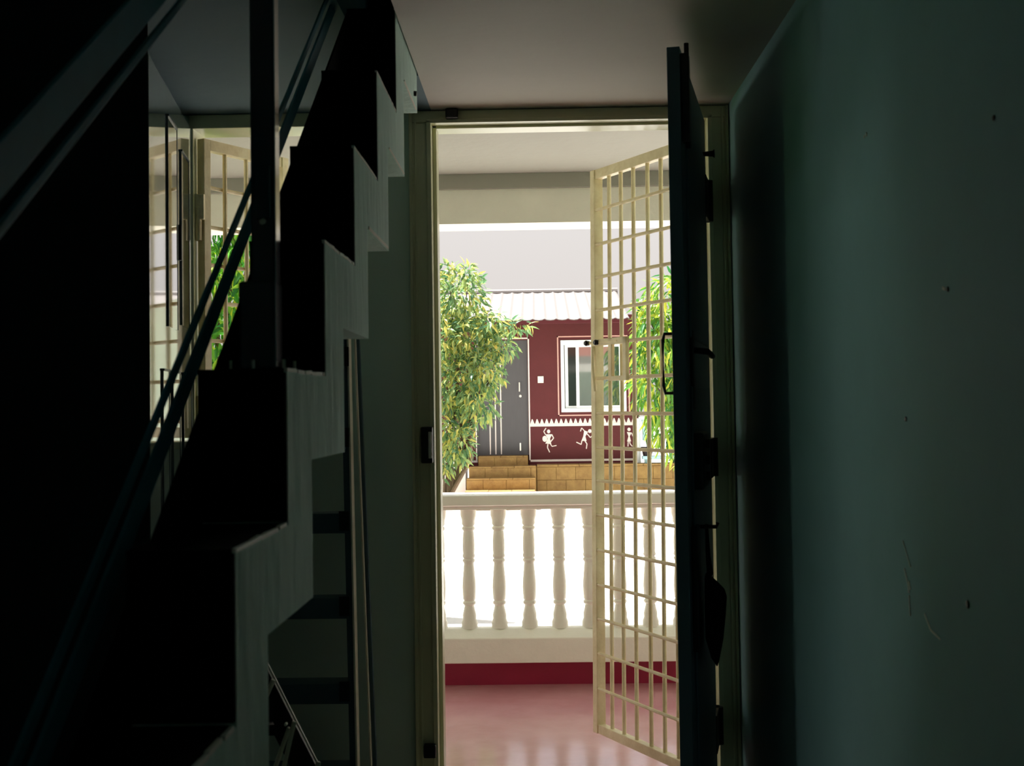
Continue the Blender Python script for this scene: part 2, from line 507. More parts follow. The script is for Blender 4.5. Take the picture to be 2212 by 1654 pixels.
def gbox(mb, t0, t1, o0, o1, z0, z1):
    return mb.hexa([gp(t0, o0, z0), gp(t1, o0, z0), gp(t1, o1, z0), gp(t0, o1, z0), gp(t0, o0, z1), gp(t1, o0, z1), gp(t1, o1, z1), gp(t0, o1, z1)])


mb = MB(); gbox(mb, 0, L2, -0.035, 0, 0.02, 2.12)
mb.build('door_slab', M_gloss, gl)
for t0, t1, z1, z0 in ((0.10, 0.27, 2.00, 1.50), (0.37, 0.55, 2.04, 1.48), (0.06, 0.24, 1.36, 0.6), (0.33, 0.47, 1.36, 0.72), (0.55, 0.66, 1.36, 0.80)):
    q = MB(); gbox(q, t0, t1, -0.002, 0.003, z0, z1)
    pn = q.build('glass_panel', M_glass if z0 > 1.4 else M_gloss, gl)
    w = MB()
    gbox(w, t0 - 0.010, t0, -0.001, 0.004, z0, z1); gbox(w, t1, t1 + 0.006, -0.001, 0.004, z0, z1)
    gbox(w, t0, t1, -0.001, 0.006, z1, z1 + 0.006)
    w.build('beading', M_groove, pn)
q = MB(); gbox(q, 0.315, 0.33, 0, 0.010, 1.68, 1.78); q.build('handle', M_black, gl)

# ------------------------------------------------------------------ grille gates
ZB = [1.954, 1.829, 1.710, 1.591, 1.472, 1.346, 1.221, 1.099, 0.980, 0.858, 0.733, 0.609, 0.488, 0.365, 0.240]


def gate(name, label, P, Q, bars, z0, z1, tilt, latch):
    P = Vector((*P, 0)); Q = Vector((*Q, 0)); d = Q - P; L = d.length; u = d / L; n = Vector((-u.y, u.x, 0))
    g = thing(name, label, 'gate', (P.x, P.y, z0))

    def pt(t, off, z):
        p = P + u * t + n * off + Vector((tilt * (z - 1.1), 0, 0))
        return (p.x, p.y, z)

    def sq(t0, t1, za, zb, w=0.028, nm='stile'):
        m = MB().hexa([pt(t0, -w / 2, za), pt(t1, -w / 2, za), pt(t1, w / 2, za), pt(t0, w / 2, za), pt(t0, -w / 2, zb), pt(t1, -w / 2, zb), pt(t1, w / 2, zb), pt(t0, w / 2, zb)])
        return m.build(nm, M_gate, g, bevel=0.0015)

    sq(0, 0.03, z0, z1)
    sq(L - 0.03, L, z0, z1, 0.036)
    sq(0.03, L - 0.03, z1 - 0.034, z1, nm='top_rail')
    sq(0.03, L - 0.03, z0, z0 + 0.032, nm='bottom_rail')
    for f in bars:
        MB().tube([pt(f * L, 0, z0 + 0.02), pt(f * L, 0, z1 - 0.02)], 0.0072, 8).build('vertical_bar', M_gate, g, smooth=True)
    for z in [q for q in ZB if q > z0 + 0.04]:
        MB().tube([pt(0.02, 0.010, z), pt(L - 0.012, 0.010, z)], 0.0062, 8).build('horizontal_bar', M_gate, g, smooth=True)
    for z in [q for q in (1.83, 1.25, 0.3) if q > z0]:
        h = MB().tube([pt(-0.012, 0, z - 0.05), pt(-0.012, 0, z + 0.05)], 0.011, 10)
        h.build('hinge_barrel', M_gate, g)
    if latch:
        lb = MB()
        s = -1 if n.x > 0 else 1                                     # face of the gate turned to the room
        def lbx(t0, t1, za, zb, o0=0.012, o1=0.026):
            lb.hexa([pt(t0, s * o0, za), pt(t1, s * o0, za), pt(t1, s * o1, za), pt(t0, s * o1, za), pt(t0, s * o0, zb), pt(t1, s * o0, zb), pt(t1, s * o1, zb), pt(t0, s * o1, zb)])
        lbx(L - 0.26, L - 0.02, 1.462, 1.486)
        lbx(L - 0.26, L - 0.235, 1.345, 1.486)
        lbx(L - 0.16, L - 0.14, 1.345, 1.486)
        lbx(L - 0.26, L - 0.14, 1.335, 1.352)
        lo_ = lb.build('latch_plate', M_gate, g, bevel=0.002)
        for t in (L - 0.062, L + 0.008):
            MB().tube([pt(t, s * 0.020, 1.474), pt(t, s * 0.034, 1.474), pt(t, s * 0.040, 1.474)], [0.008, 0.0105, 0.007], 10).build('latch_knob', M_black, lo_)
        MB().tube([pt(L - 0.20, s * 0.022, 1.474), pt(L + 0.014, s * 0.022, 1.474)], 0.006, 8).build('latch_bolt', M_gate, lo_)
        MB().tube([pt(L - 0.02, s * 0.02, 1.46), pt(L - 0.035, s * 0.03, 1.40), pt(L - 0.05, s * 0.03, 1.30)], 0.006, 8).build('hasp', M_gate, lo_)
    return g


gate('grille_gate', 'cream painted iron grille gate swung out from the main doorway', (0.527, 4.03), (0.212, 4.655), (0.125, 0.24, 0.357, 0.477, 0.61, 0.73, 0.847), 0.082, 2.10, 0.011, True)
g2 = gate('window_grille', 'narrow hinged iron window grille behind the sloping handrail', (-1.034, 3.955), (-0.842, 4.31), (0.27, 0.52, 0.77), 1.17, 2.10, 0.0, False)
MB().box(-1.052, -1.020, 3.935, 3.955, 1.845, 1.925).build('hinge_block', M_gate, g2, bevel=0.003)

# ------------------------------------------------------------------ zigzag staircase
XR, XL = -0.315, -0.424
nose = [(-0.07, 0.18), (0.21, 0.37), (0.49, 0.56), (0.77, 0.748), (1.05, 0.937), (1.335, 1.117), (1.619, 1.311), (1.919, 1.511), (2.245, 1.719), (2.588, 1.942), (2.957, 2.182)]
back = [(n[0] + 0.165 + 0.006 * max(0, i - 5), 0) for i, n in enumerate(nose)]
stairs = thing('staircase', 'zigzag concrete staircase flight with black stone steps, between the viewpoint and the doorway', 'staircase', (XR, -0.07, 0))
top, und = [], []
for i, (y, z) in enumerate(nose):
    zb = 0.0 if i == 0 else nose[i - 1][1]
    top += [(y, zb), (y, z)]
top += [(3.33, 2.182), (3.33, 2.42)]
under_y = [0.08, 0.36, 0.64, 0.92, 1.20, 1.492, 1.792, 2.100, 2.416, 2.768, 3.124, 3.50]
under_z = [0.07, 0.255, 0.44, 0.63, 0.82, 1.003, 1.192, 1.393, 1.600, 1.825, 2.062]
und = [(under_y[0], 0.0)]
for i in range(len(nose) - 1):
    und += [(under_y[i], under_z[i]), (under_y[i + 1], under_z[i] - 0.002)]
i = len(nose) - 1
und += [(under_y[i], 2.062), (3.49, 2.062), (3.49, 2.42)]
poly = top + und[::-1]
zz = MB().prism(poly, 'X', XL, XR)
zo = zz.build('folded_slab', M_conc, stairs)
bmm = bmesh.new(); bmm.from_mesh(zo.data)
bmesh.ops.triangulate(bmm, faces=[f for f in bmm.faces if len(f.verts) > 4], quad_method='BEAUTY', ngon_method='EAR_CLIP')
bmm.to_mesh(zo.data); bmm.free()
for i, (y, z) in enumerate(nose):
    zb = 0.0 if i == 0 else nose[i - 1][1]
    yn = nose[i + 1][0] if i + 1 < len(nose) else 3.33
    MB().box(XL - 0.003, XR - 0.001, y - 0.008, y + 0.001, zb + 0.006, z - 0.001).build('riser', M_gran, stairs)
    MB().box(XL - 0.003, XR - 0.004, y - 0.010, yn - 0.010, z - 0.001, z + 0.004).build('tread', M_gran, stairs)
    # pale broken strip painting the door-light highlight on the tread's open edge
    ar = MB(); yy = y
    k = 0
    while yy < yn - 0.02:
        seg = min(yn - 0.012, yy + random.uniform(0.03, 0.07))
        ar.bar((XR - 0.002, yy, z + 0.002 + random.uniform(-0.001, 0.001)), (XR - 0.002, seg, z + 0.002 + random.uniform(-0.001, 0.001)), 0.005, 0.005)
        yy = seg + random.choice((0, 0, 0.01)); k += 1
    ar.build('edge_highlight', M_glint_chip, stairs)
MB().box(XL - 0.003, XR - 0.001, 3.322, 3.331, 2.188, 2.42).build('riser', M_gran, stairs)
SL = 0.688
zt = lambda y: 1.12 + SL * (y - 1.418)
MB().prism([(0.0, zt(0.0)), (2.96, zt(2.96)), (2.96, zt(2.96) - 0.30), (0.0, zt(0.0) - 0.30)], 'X', XL - 0.006, XL - 0.001).build('stringer', M_gran, stairs)
for pts, w in (([(-0.3148, 3.14, 2.064), (-0.3148, 3.45, 2.064)], 0.004), ([(-0.3148, 2.79, 1.827), (-0.3148, 3.11, 1.827)], 0.0035), ([(-0.3148, 2.43, 1.603), (-0.3148, 2.75, 1.603)], 0.006)):
    MB().bar(pts[0], pts[1], 0.003, w, (1, 0, 0)).build('paint_chip', M_glint_chip, stairs)
MB().tube([(-0.316, 3.40, 2.095), (-0.308, 3.40, 2.094)], 0.007, 8).build('fixing_hole', M_black, stairs)

# ------------------------------------------------------------------ stair railing
rl = thing('stair_railing', 'dark teal metal stair railing with sloping double rails and a square post', 'railing', (-0.38, 1.78, 1.315))
post = MB().box(-0.392, -0.3575, 1.762, 1.798, 1.31, 2.16).build('post', M_post, rl, bevel=0.004)
MB().box(-0.408, -0.3565, 1.754, 1.806, 1.318, 1.44).build('post_sleeve', M_post, rl, bevel=0.004)
MB().box(-0.384, -0.362, 1.750, 1.764, 1.525, 1.60).build('post_bracket', M_post, rl, bevel=0.003)
bpz = MB().box(-0.421, -0.338, 1.735, 1.825, 1.312, 1.319).build('base_plate', M_post, rl, bevel=0.001)
for x, y in ((-0.416, 1.742), (-0.385, 1.742), (-0.343, 1.742), (-0.343, 1.818), (-0.416, 1.818)):
    MB().tube([(x, y, 1.318), (x, y, 1.331)], 0.0024, 8).build('bolt', M_bolt, bpz)
MB().tube([(-0.372, 1.752, 1.522), (-0.372, 1.744, 1.520)], 0.004, 8).build('screw', M_bolt, rl)


def rail(y0, z0, s, ya, yb, w, h, x=-0.45):
    return MB().bar((x, ya, z0 + s * (ya - y0)), (x, yb, z0 + s * (yb - y0)), w, h).build('rail', M_rail, rl, bevel=0.001)


rail(1.5085, 1.2545, 0.703, 0.25, 2.86, 0.005, 0.0140)
rail(1.5810, 1.2535, 0.703, 0.25, 2.92, 0.005, 0.0310)
rail(1.15, 1.526, 0.66, 0.25, 2.08, 0.006, 0.041)
rail(1.15, 1.474, 0.66, 0.25, 2.15, 0.005, 0.010)
MB().box(-0.46, -0.44, 0.60, 0.64, 0.55, 1.20).build('post', M_post, rl)

# ------------------------------------------------------------------ step ladder under the stairs
ld = thing('step_ladder', 'folded aluminium step ladder leaning on the wall under the stairs, left of the doorway', 'ladder', (-0.65, 3.70, 0))


def stile(xt, xb, y, zt_, w, dpt, m, nm='stile'):
    return MB().bar((xb, y - 0.05, 0.0), (xt, y + 0.02, zt_), w, dpt).build(nm, m, ld, bevel=0.001)


stile(-0.560, -0.532, 3.75, 1.465, 0.022, 0.05, M_lad)
stile(-0.549, -0.523, 3.745, 1.465, 0.0055, 0.052, M_alu, 'stile_flange')
stile(-0.538, -0.488, 3.80, 1.46, 0.0045, 0.03, M_alu, 'rear_leg')
stile(-0.532, -0.478, 3.815, 1.46, 0.010, 0.02, M_lad, 'rear_leg')
stile(-0.865, -0.895, 3.75, 1.465, 0.022, 0.05, M_lad)
stile(-0.885, -0.93, 3.80, 1.46, 0.006, 0.03, M_alu, 'rear_leg')
for k, z in enumerate((1.40, 1.165, 0.925, 0.682, 0.442, 0.205)):
    s_ = MB()
    yy = 3.705 + 0.045 * z
    s_.box(-0.875 - 0.02 * (1.4 - z) / 1.4, -0.560 + 0.02 * (1.4 - z) / 1.4, yy - 0.03, yy + 0.06, z + 0.004, z + 0.026)
    s_.box(-0.875 - 0.02 * (1.4 - z) / 1.4, -0.560 + 0.02 * (1.4 - z) / 1.4, yy - 0.036, yy - 0.028, z - 0.030, z + 0.028)
    so = s_.build('step', M_lad, ld, bevel=0.002)
    MB().box(-0.575, -0.545, yy - 0.04, yy - 0.03, z - 0.022, z + 0.034).build('step_bracket', M_black, so)

# ------------------------------------------------------------------ folding stand at the bottom
fs = thing('folding_stand', 'black folding stand with crossed chrome legs, low behind the stair slab', 'stand', (-0.47, 2.4, 0))
P0, P1 = Vector((-0.575, 2.40, 0.92)), Vector((-0.115, 2.40, 0.0))
dd = (P1 - P0).normalized(); nn = Vector((-dd.z, 0, dd.x));
if nn.x < 0: nn = -nn
MB().bar(P0, P1, 0.004, 0.004, (0, 1, 0)).build('chrome_edge', M_alu, fs)
off = nn * -0.020
MB().bar(P0 + off, P1 + off, 0.014, 0.034, (0, 1, 0)).build('leg', M_black, fs)
off2 = nn * -0.05
MB().bar(P0 + off2 + Vector((0, 0.03, 0)), P1 + off2 + Vector((0, 0.03, 0)), 0.014, 0.010, (0, 1, 0)).build('leg', M_black, fs)
MB().tube([(-0.493, 2.38, 0.762), (-0.56, 2.38, 0.615)], 0.0045, 8).build('brace', M_alu, fs)
MB().tube([(-0.453, 2.37, 0.688), (-0.478, 2.37, 0.585), (-0.62, 2.37, 0.0)], 0.0042, 8).build('brace', M_alu, fs)
MB().tube([(-0.468, 2.39, 0.668), (-0.498, 2.39, 0.585), (-0.71, 2.39, 0.0)], 0.0042, 8).build('brace', M_alu, fs)
MB().tube([(-0.411, 2.38, 0.612), (-0.418, 2.38, 0.58), (-0.48, 2.38, 0.3)], 0.0045, 8).build('brace', M_alu, fs)
MB().box(-0.56, -0.467, 2.40, 2.43, 0.655, 0.675).build('cross_rail', M_black, fs)
for x, z in ((-0.468, 0.684), (-0.464, 0.676)):
    MB().tube([(x, 2.372, z), (x, 2.362, z)], 0.0028, 8).build('pivot_bolt', M_bolt, fs)

# ------------------------------------------------------------------ veranda
struct('floor_veranda', MB().box(-4.5, 4.5, 4.06, 5.86, -0.40, 0.0), M_red, 'polished red oxide veranda floor', 'floor')
vc = MB(); vc.box(-4.5, 4.5, 4.06, 5.94, 2.28, 2.50)
struct('ceiling_veranda', vc, M_ver, 'cream veranda ceiling outside the doorway', 'ceiling')
struct('trim_1', MB().box(-4.5, 4.5, 5.67, 5.70, 2.215, 2.281), M_ver, 'thin cream cornice strip along the veranda beam', 'cornice')
struct('beam', MB().box(-4.5, 4.5, 5.70, 5.94, 2.062, 2.281), M_bal, 'cream concrete beam spanning the veranda front', 'beam')
struct('wall_facade', MB().box(-4.5, 4.5, 5.70, 5.94, 2.50, 5.0), M_facade, 'terracotta upper facade above the veranda beam')
struct('roof_slab', MB().box(-4.5, 4.5, 4.06, 5.94, 5.0, 5.1), M_facade, 'flat roof slab over the upper floor', 'roof')

bal = thing('balustrade', 'cream concrete balustrade with turned balusters along the veranda edge', 'balustrade', (0, 5.72, 0))
MB().box(-4.5, 4.5, 5.80, 5.86, 0.0, 0.14).build('skirting', M_skirt, bal, label='glossy maroon skirting band')
lb_ = MB().prism([(5.685, 0.118), (5.86, 0.118), (5.86, 0.262), (5.74, 0.262), (5.685, 0.226)], 'X', -4.5, 4.5)
lb_.build('bottom_rail', M_bal, bal, bevel=0.004)
tr_ = MB().prism([(5.69, 0.790), (5.84, 0.790), (5.84, 0.815), (5.87, 0.815), (5.87, 0.856), (5.66, 0.856), (5.66, 0.812), (5.69, 0.806)], 'X', -4.5, 4.5)
tr_.build('top_rail', M_bal, bal, bevel=0.004)
pr = [(0.036, 0.26), (0.036, 0.285), (0.0300, 0.30), (0.0305, 0.32), (0.0245, 0.345), (0.0215, 0.36), (0.0290, 0.368), (0.0290, 0.376), (0.0235, 0.382),
      (0.0275, 0.388), (0.0290, 0.41), (0.0305, 0.44), (0.0290, 0.47), (0.0255, 0.51), (0.0225, 0.542), (0.0225, 0.550), (0.0280, 0.557), (0.0280, 0.563), (0.0225, 0.569), (0.0280, 0.576), (0.0280, 0.582),
      (0.0255, 0.590), (0.0270, 0.61), (0.0268, 0.64), (0.0250, 0.675), (0.0225, 0.692), (0.0290, 0.700), (0.0290, 0.707), (0.0230, 0.713), (0.0290, 0.722), (0.0290, 0.738), (0.0350, 0.760), (0.0360, 0.795)]
bx = [-0.044 + 0.1345 * k for k in range(-24, 28)]
b0 = MB().lathe(pr, (0, 0), 20).build('baluster', M_bal, bal, smooth=True)
b0.location = Vector((bx[0], 5.765, 0)) - Vector((0, 5.72, 0))
for x in bx[1:]:
    if abs(x) > 4.3: continue
    c = b0.copy(); COL.objects.link(c)
    c.location = Vector((x, 5.765, 0)) - Vector((0, 5.72, 0))

# ------------------------------------------------------------------ grounds
GZ = -0.40
struct('ground', MB().box(-60, 60, 5.86, 120, GZ - 0.3, GZ).box(-60, -1.5, -60, 5.86, GZ - 0.3, GZ), M_pave, 'bright white courtyard paving beyond the balustrade', 'ground')
M_lawn = mat('added_lawn', (62, 92, 40), 0.95, 0.4, 8, 0.8, 60, alt=(44, 70, 30))
struct('lawn', MB().box(-30, -1.3, 6.2, 16, GZ, GZ + 0.03).box(-30, -1.5, -12, 4.0, GZ, GZ + 0.03), M_lawn, 'unseen green lawn added left of the courtyard to cut ground bounce', 'lawn')  # added out of view over bright paving to weaken upward bounce
tag(MB().prism([(-1.86, GZ), (-1.135, GZ), (-1.135, 0.335), (-1.325, 0.325), (-1.52, 0.012)][::1], 'Y', 20.28, 20.97).build('parapet_wall', M_white),
    'white sloping parapet wall beside the yellow steps', 'low wall')
tag(MB().prism([(-3.4, GZ), (-1.90, GZ), (-1.90, 0.10), (-2.4, 0.26), (-3.4, 0.28)], 'Y', 20.5, 20.96).build('earth_bank', M_earth), 'brown earth bank left of the white parapet wall', 'bank')

M_cwall = mat('pale_green_grey_wall', (206, 218, 208), 0.8, 0.1, 2)
tag(MB().prism([(-1.36, GZ), (-0.87, GZ), (-0.87, 2.0), (-1.36, 2.16)], 'Y', 9.95, 10.1).build('added_wall_panel', M_cwall), 'pale grey wall panel added out of view, mirrored in the glossy open leaf', 'wall')  # added out of view so the glossy leaf reflects a pale panel

# ------------------------------------------------------------------ house across the courtyard
HY = 21.0
hs = thing('house', 'maroon single storey house with white folk paintings across the courtyard', 'house', (0, HY, GZ))
hw = MB()
HX0, HX1, HZ0, HZ1 = -3.2, 1.665, 0.20, 2.655
hw.box(HX0, -0.97, HY, HY + 0.2, HZ0, HZ1)
hw.box(-0.97, -0.135, HY, HY + 0.2, 2.262, HZ1)
hw.box(-0.135, 0.405, HY, HY + 0.2, HZ0, HZ1)
hw.box(0.405, 1.47, HY, HY + 0.2, HZ0, 1.07)
hw.box(0.405, 1.47, HY, HY + 0.2, 2.25, HZ1)
hw.box(1.47, HX1, HY, HY + 0.2, HZ0, HZ1)
hw.box(HX0, HX0 + 0.2, HY + 0.2, 25, HZ0, HZ1)
hw.box(HX1 - 0.2, HX1, HY + 0.2, 25, HZ0, HZ1)
hw.box(HX0, HX1, 24.8, 25, HZ0, HZ1)
hw.box(HX0, HX1, HY, 25, HZ0 - 0.02, HZ0)
hw.build('house_wall', M_house, hs)
MB().box(-0.11, HX1 + 0.003, HY - 0.006, HY, HZ0, 0.272).build('base_band', M_hbase, hs)
MB().box(HX0, -0.975, HY - 0.006, HY, HZ0, 0.272).build('base_band', M_hbase, hs)
ln = MB()
ln.box(-0.11, HX1 + 0.003, HY - 0.004, HY, 0.272, 0.305)
ln.box(-0.11, HX1 + 0.003, HY - 0.004, HY, 0.845, 0.893)
ln.box(HX0, -0.975, HY - 0.004, HY, 0.272, 0.305)
ln.box(HX0, -0.975, HY - 0.004, HY, 0.845, 0.893)
x = -0.105
while x < HX1 - 0.07:
    ln.prism([(x, 0.89), (x + 0.066, 0.89), (x + 0.038, 0.965), (x + 0.026, 0.965)], 'Y', HY - 0.004, HY); x += 0.0785
ln.build('painted_border', M_white, hs, label='white painted dado line with saw-tooth edge')
dbd = MB(); dbd.box(-0.128, -0.108, HY - 0.004, HY, 0.30, 2.30); dbd.box(-0.99, -0.108, HY - 0.004, HY, 2.28, 2.30); dbd.box(-1.0, -0.98, HY - 0.004, HY, 0.30, 2.30)
dbd.build('painted_border', M_white, hs)
M_pink = mat('pale_pink_line', (216, 168, 156), 0.7)
wbd = MB()
for (a, b, c, d) in ((0.352, 0.372, 1.01, 2.315), (1.505, 1.525, 1.01, 2.315), (0.352, 1.525, 1.01, 1.028), (0.352, 1.525, 2.297, 2.315)):
    wbd.box(a, b, HY - 0.004, HY, c, d)
wbd.build('painted_border', M_pink, hs)


def fig(parts):
    """small white folk figure painted on the wall; coordinates are metres on the wall plane"""
    mb = MB()
    for p in parts:
        if p[0] == 'd':
            _, cx, cz, rx, rz = p
            mb.prism([(cx + rx * math.cos(2 * math.pi * k / 14), cz + rz * math.sin(2 * math.pi * k / 14)) for k in range(14)], 'Y', HY - 0.005, HY)
        elif p[0] == 'p':
            mb.prism(p[1], 'Y', HY - 0.005, HY)
        else:
            for a, b in zip(p[1][:-1], p[1][1:]):
                mb.bar((a[0], HY - 0.0025, a[1]), (b[0], HY - 0.0025, b[1]), 0.005, p[2], (0, 1, 0))
    mb.build('painted_figure', M_white, hs)


def zc(zx, zy):
    px, py = 1120 + zx / 7.373, 880 + zy / 7.373
    return (-0.113 + (px - 1145) * 0.00758, 0.839 - (py - 922) * 0.00758)


Z = lambda *a: [zc(*q) for q in a]
d_ = lambda zx, zy, rx, rz: ('d', *zc(zx, zy), rx * 0.00103, rz * 0.00103)
fig([d_(480, 385, 26, 30), ('p', Z((430, 430), (535, 430), (500, 500), (520, 585), (425, 575), (465, 500))), d_(418, 500, 38, 48),
     ('b', Z((530, 435), (558, 490), (512, 545)), 0.016), ('b', Z((432, 435), (402, 385), (440, 330)), 0.014),
     ('b', Z((465, 585), (458, 640), (492, 715)), 0.016), ('b', Z((505, 580), (530, 622), (602, 608)), 0.014)])
fig([d_(1135, 388, 30, 30), ('p', Z((1045, 375), (1105, 400), (1062, 470), (1080, 545), (1000, 540), (1030, 465))),
     ('b', Z((1090, 430), (1140, 490), (1192, 445)), 0.014), ('b', Z((1050, 385), (1005, 335), (985, 390)), 0.013),
     ('b', Z((1005, 540), (995, 598), (918, 560)), 0.015), ('b', Z((1055, 545), (1086, 590), (1074, 668)), 0.015)])
fig([d_(1756, 370, 26, 28), ('p', Z((1722, 410), (1795, 420), (1765, 480), (1785, 560), (1722, 560), (1745, 480))), ('b', Z((1760, 560), (1770, 600), (1805, 640)), 0.015),
     ('b', Z((1740, 560), (1735, 640)), 0.015), ('b', Z((1795, 425), (1815, 480)), 0.013)])

# house door
hdo = MB().box(-0.955, -0.140, HY + 0.03, HY + 0.08, 0.385, 2.262).build('house_door', M_hdoor, hs, label='dark grey door with white stripes')
for x in (-0.765, -0.675, -0.585):
    MB().box(x - 0.009, x + 0.009, HY + 0.026, HY + 0.031, 0.40, 1.95).build('stripe', M_white, hdo)
MB().bar((-0.275, HY + 0.005, 1.57), (-0.275, HY + 0.005, 1.42), 0.02, 0.022).build('handle', M_hmetal, hdo)
MB().tube([(-0.262, HY + 0.03, 1.345), (-0.262, HY + 0.012, 1.345)], 0.022, 12).build('lock', M_hmetal, hdo)
MB().box(-0.285, -0.262, HY + 0.01, HY + 0.03, 0.455, 0.58).build('tower_bolt', M_hmetal, hdo)
fr = MB(); fr.box(-0.985, -0.955, HY + 0.0, HY + 0.1, 0.385, 2.262); fr.box(-0.14, -0.135, HY + 0.0, HY + 0.1, 0.385, 2.262)
fr.build('door_frame', M_hdoor, hs)
# house window
wi = MB()
wx0, wx1, wz0, wz1 = 0.407, 1.468, 1.072, 2.248
for a, b, c, d in ((wx0, wx0 + 0.055, wz0, wz1), (wx1 - 0.055, wx1, wz0, wz1), (wx0 + 0.055, wx1 - 0.055, wz0, wz0 + 0.06), (wx0 + 0.055, wx1 - 0.055, wz1 - 0.075, wz1)):
    wi.box(a, b, HY - 0.012, HY + 0.10, c, d)
wo = wi.build('window_frame', M_upvc, hs, bevel=0.004)
def sash(x0, x1, y, nm='sash'):
    m_ = MB()
    m_.box(x0, x0 + 0.05, y, y + 0.03, wz0 + 0.06, wz1 - 0.075); m_.box(x1 - 0.05, x1, y, y + 0.03, wz0 + 0.06, wz1 - 0.075)
    m_.box(x0 + 0.05, x1 - 0.05, y, y + 0.03, wz0 + 0.06, wz0 + 0.10); m_.box(x0 + 0.05, x1 - 0.05, y, y + 0.03, wz1 - 0.115, wz1 - 0.075)
    return m_.build(nm, M_upvc, wo)
sash(0.475, 0.985, HY + 0.055); sash(0.655, 0.955, HY + 0.015); sash(0.955, 1.41, HY + 0.015)
MB().box(0.525, 0.655, HY + 0.065, HY + 0.07, wz0 + 0.10, wz1 - 0.115).build('pane', M_paneD, wo)
MB().box(0.70, 0.91, HY + 0.025, HY + 0.03, wz0 + 0.10, wz1 - 0.115).build('pane', M_pane, wo)
MB().box(1.0, 1.365, HY + 0.025, HY + 0.03, wz0 + 0.10, wz1 - 0.115).build('pane', M_pane, wo)
MB().box(wx0, wx1, HY + 0.12, HY + 0.14, wz0, wz1).build('window_backing', M_paneD, hs)
sw = MB().box(0.026, 0.122, HY - 0.02, HY, 1.555, 1.665).build('switch_plate', M_white, hs, bevel=0.004)
MB().box(0.06, 0.09, HY - 0.026, HY - 0.019, 1.59, 1.63).build('switch', M_upvc, sw)
# drain pipe at the house corner
MB().tube([(1.655, HY - 0.03, 0.22), (1.655, HY - 0.03, 0.955)], 0.035, 10).build('drain_pipe', M_upvc, hs)

# corrugated roof: ribs run from eave to ridge
rf = []; xs = []
x = -3.5; per = 0.187
while x < 1.53:
    for f, h in ((0.0, 0.0), (0.30, 0.006), (0.5, 0.022), (0.7, 0.006)):
        xs.append((x + f * per, h))
    x += per
def roof_sheet(y0, z0, y1, z1, nm):
    m_ = MB(); n = len(xs)
    for t in (0, -0.012):
        for (y, z) in ((y0, z0), (y1, z1)):
            for px, h in xs: m_.v.append((px, y, z + h + t))
    for i in range(n - 1):
        m_.f.append((i, i + 1, n + i + 1, n + i)); m_.f.append((2 * n + i, 3 * n + i, 3 * n + i + 1, 2 * n + i + 1))
        m_.f.append((i, 2 * n + i, 2 * n + i + 1, i + 1))
    return m_.build(nm, M_roof, hs)
roof_sheet(20.35, 2.545, 23.6, 3.25, 'roof_sheet')
roof_sheet(26.2, 2.55, 23.6, 3.25, 'roof_sheet')
MB().tube([(-3.5, 23.6, 3.262), (1.52, 23.6, 3.262)], 0.06, 10).build('ridge_cap', M_roof, hs)
MB().box(-3.2, 1.5, 20.55, 20.62, 2.50, 2.585).build('eave_purlin', M_hbase, hs)

# plinth and steps clad in yellow stone tiles
pl = thing('tiled_plinth', 'yellow stone tiled plinth in front of the maroon house', 'plinth', (1.0, 20.8, GZ))
MB().box(-0.01, 3.2, 20.62, 20.985, GZ, 0.215).box(-0.145, -0.01, 20.66, 20.985, GZ, 0.205).build('plinth_core', M_grout, pl)
MB().box(-3.2, -1.15, 21.0, 21.2, GZ, 0.175).build('plinth_core', M_grout, pl)


def tile_run(parent, x0, x1, y, z0, z1, w, h, off=0.0):
    zr = z1; row = 0
    while zr > z0 + 0.03:
        zb = max(z0, zr - h)
        xx = x0 - (off + 0.5 * w * (row % 2)) % w
        while xx < x1 - 0.02:
            a, b = max(xx, x0), min(xx + w, x1)
            if b - a > 0.02:
                p = random.uniform(0, 0.006)
                MB().box(a + 0.003, b - 0.003, y - 0.016 - p, y + 0.003, zb + 0.003, zr - 0.003).build('tile', M_tile, parent)
            xx += w
        zr = zb; row += 1


tile_run(pl, -0.01, 2.6, 20.62, GZ, 0.205, 0.31, 0.21)
xx = -0.01
while xx < 2.6:
    MB().box(xx + 0.003, xx + 0.337, 20.585, 20.99, 0.208, 0.236).build('tile', M_tile, pl); xx += 0.34
stp = thing('tiled_steps', 'yellow stone tiled steps leading up to the grey house door', 'steps', (-0.55, 20.3, GZ))
for (x0, x1, y0, y1, zt_) in ((-0.948, -0.15, 20.64, 20.98, 0.385), (-1.085, -0.022, 20.32, 20.62, 0.235), (-1.108, -0.03, 20.02, 20.32, 0.065), (-1.12, -0.03, 19.72, 20.02, -0.11)):
    MB().box(x0, x1, y0, y1, GZ, zt_ - 0.02).build('step_core', M_grout, stp)
    tile_run(stp, x0, x1, y0, max(GZ, zt_ - 0.20), zt_ - 0.021, 0.36, 0.2, off=0.1)
    xx = x0
    while xx < x1 - 0.02:
        b = min(xx + 0.36, x1)
        MB().box(xx + 0.003, b - 0.003, y0 - 0.02, y1, zt_ - 0.02, zt_ + random.uniform(-0.002, 0.002)).build('tile', M_tile, stp); xx += 0.36

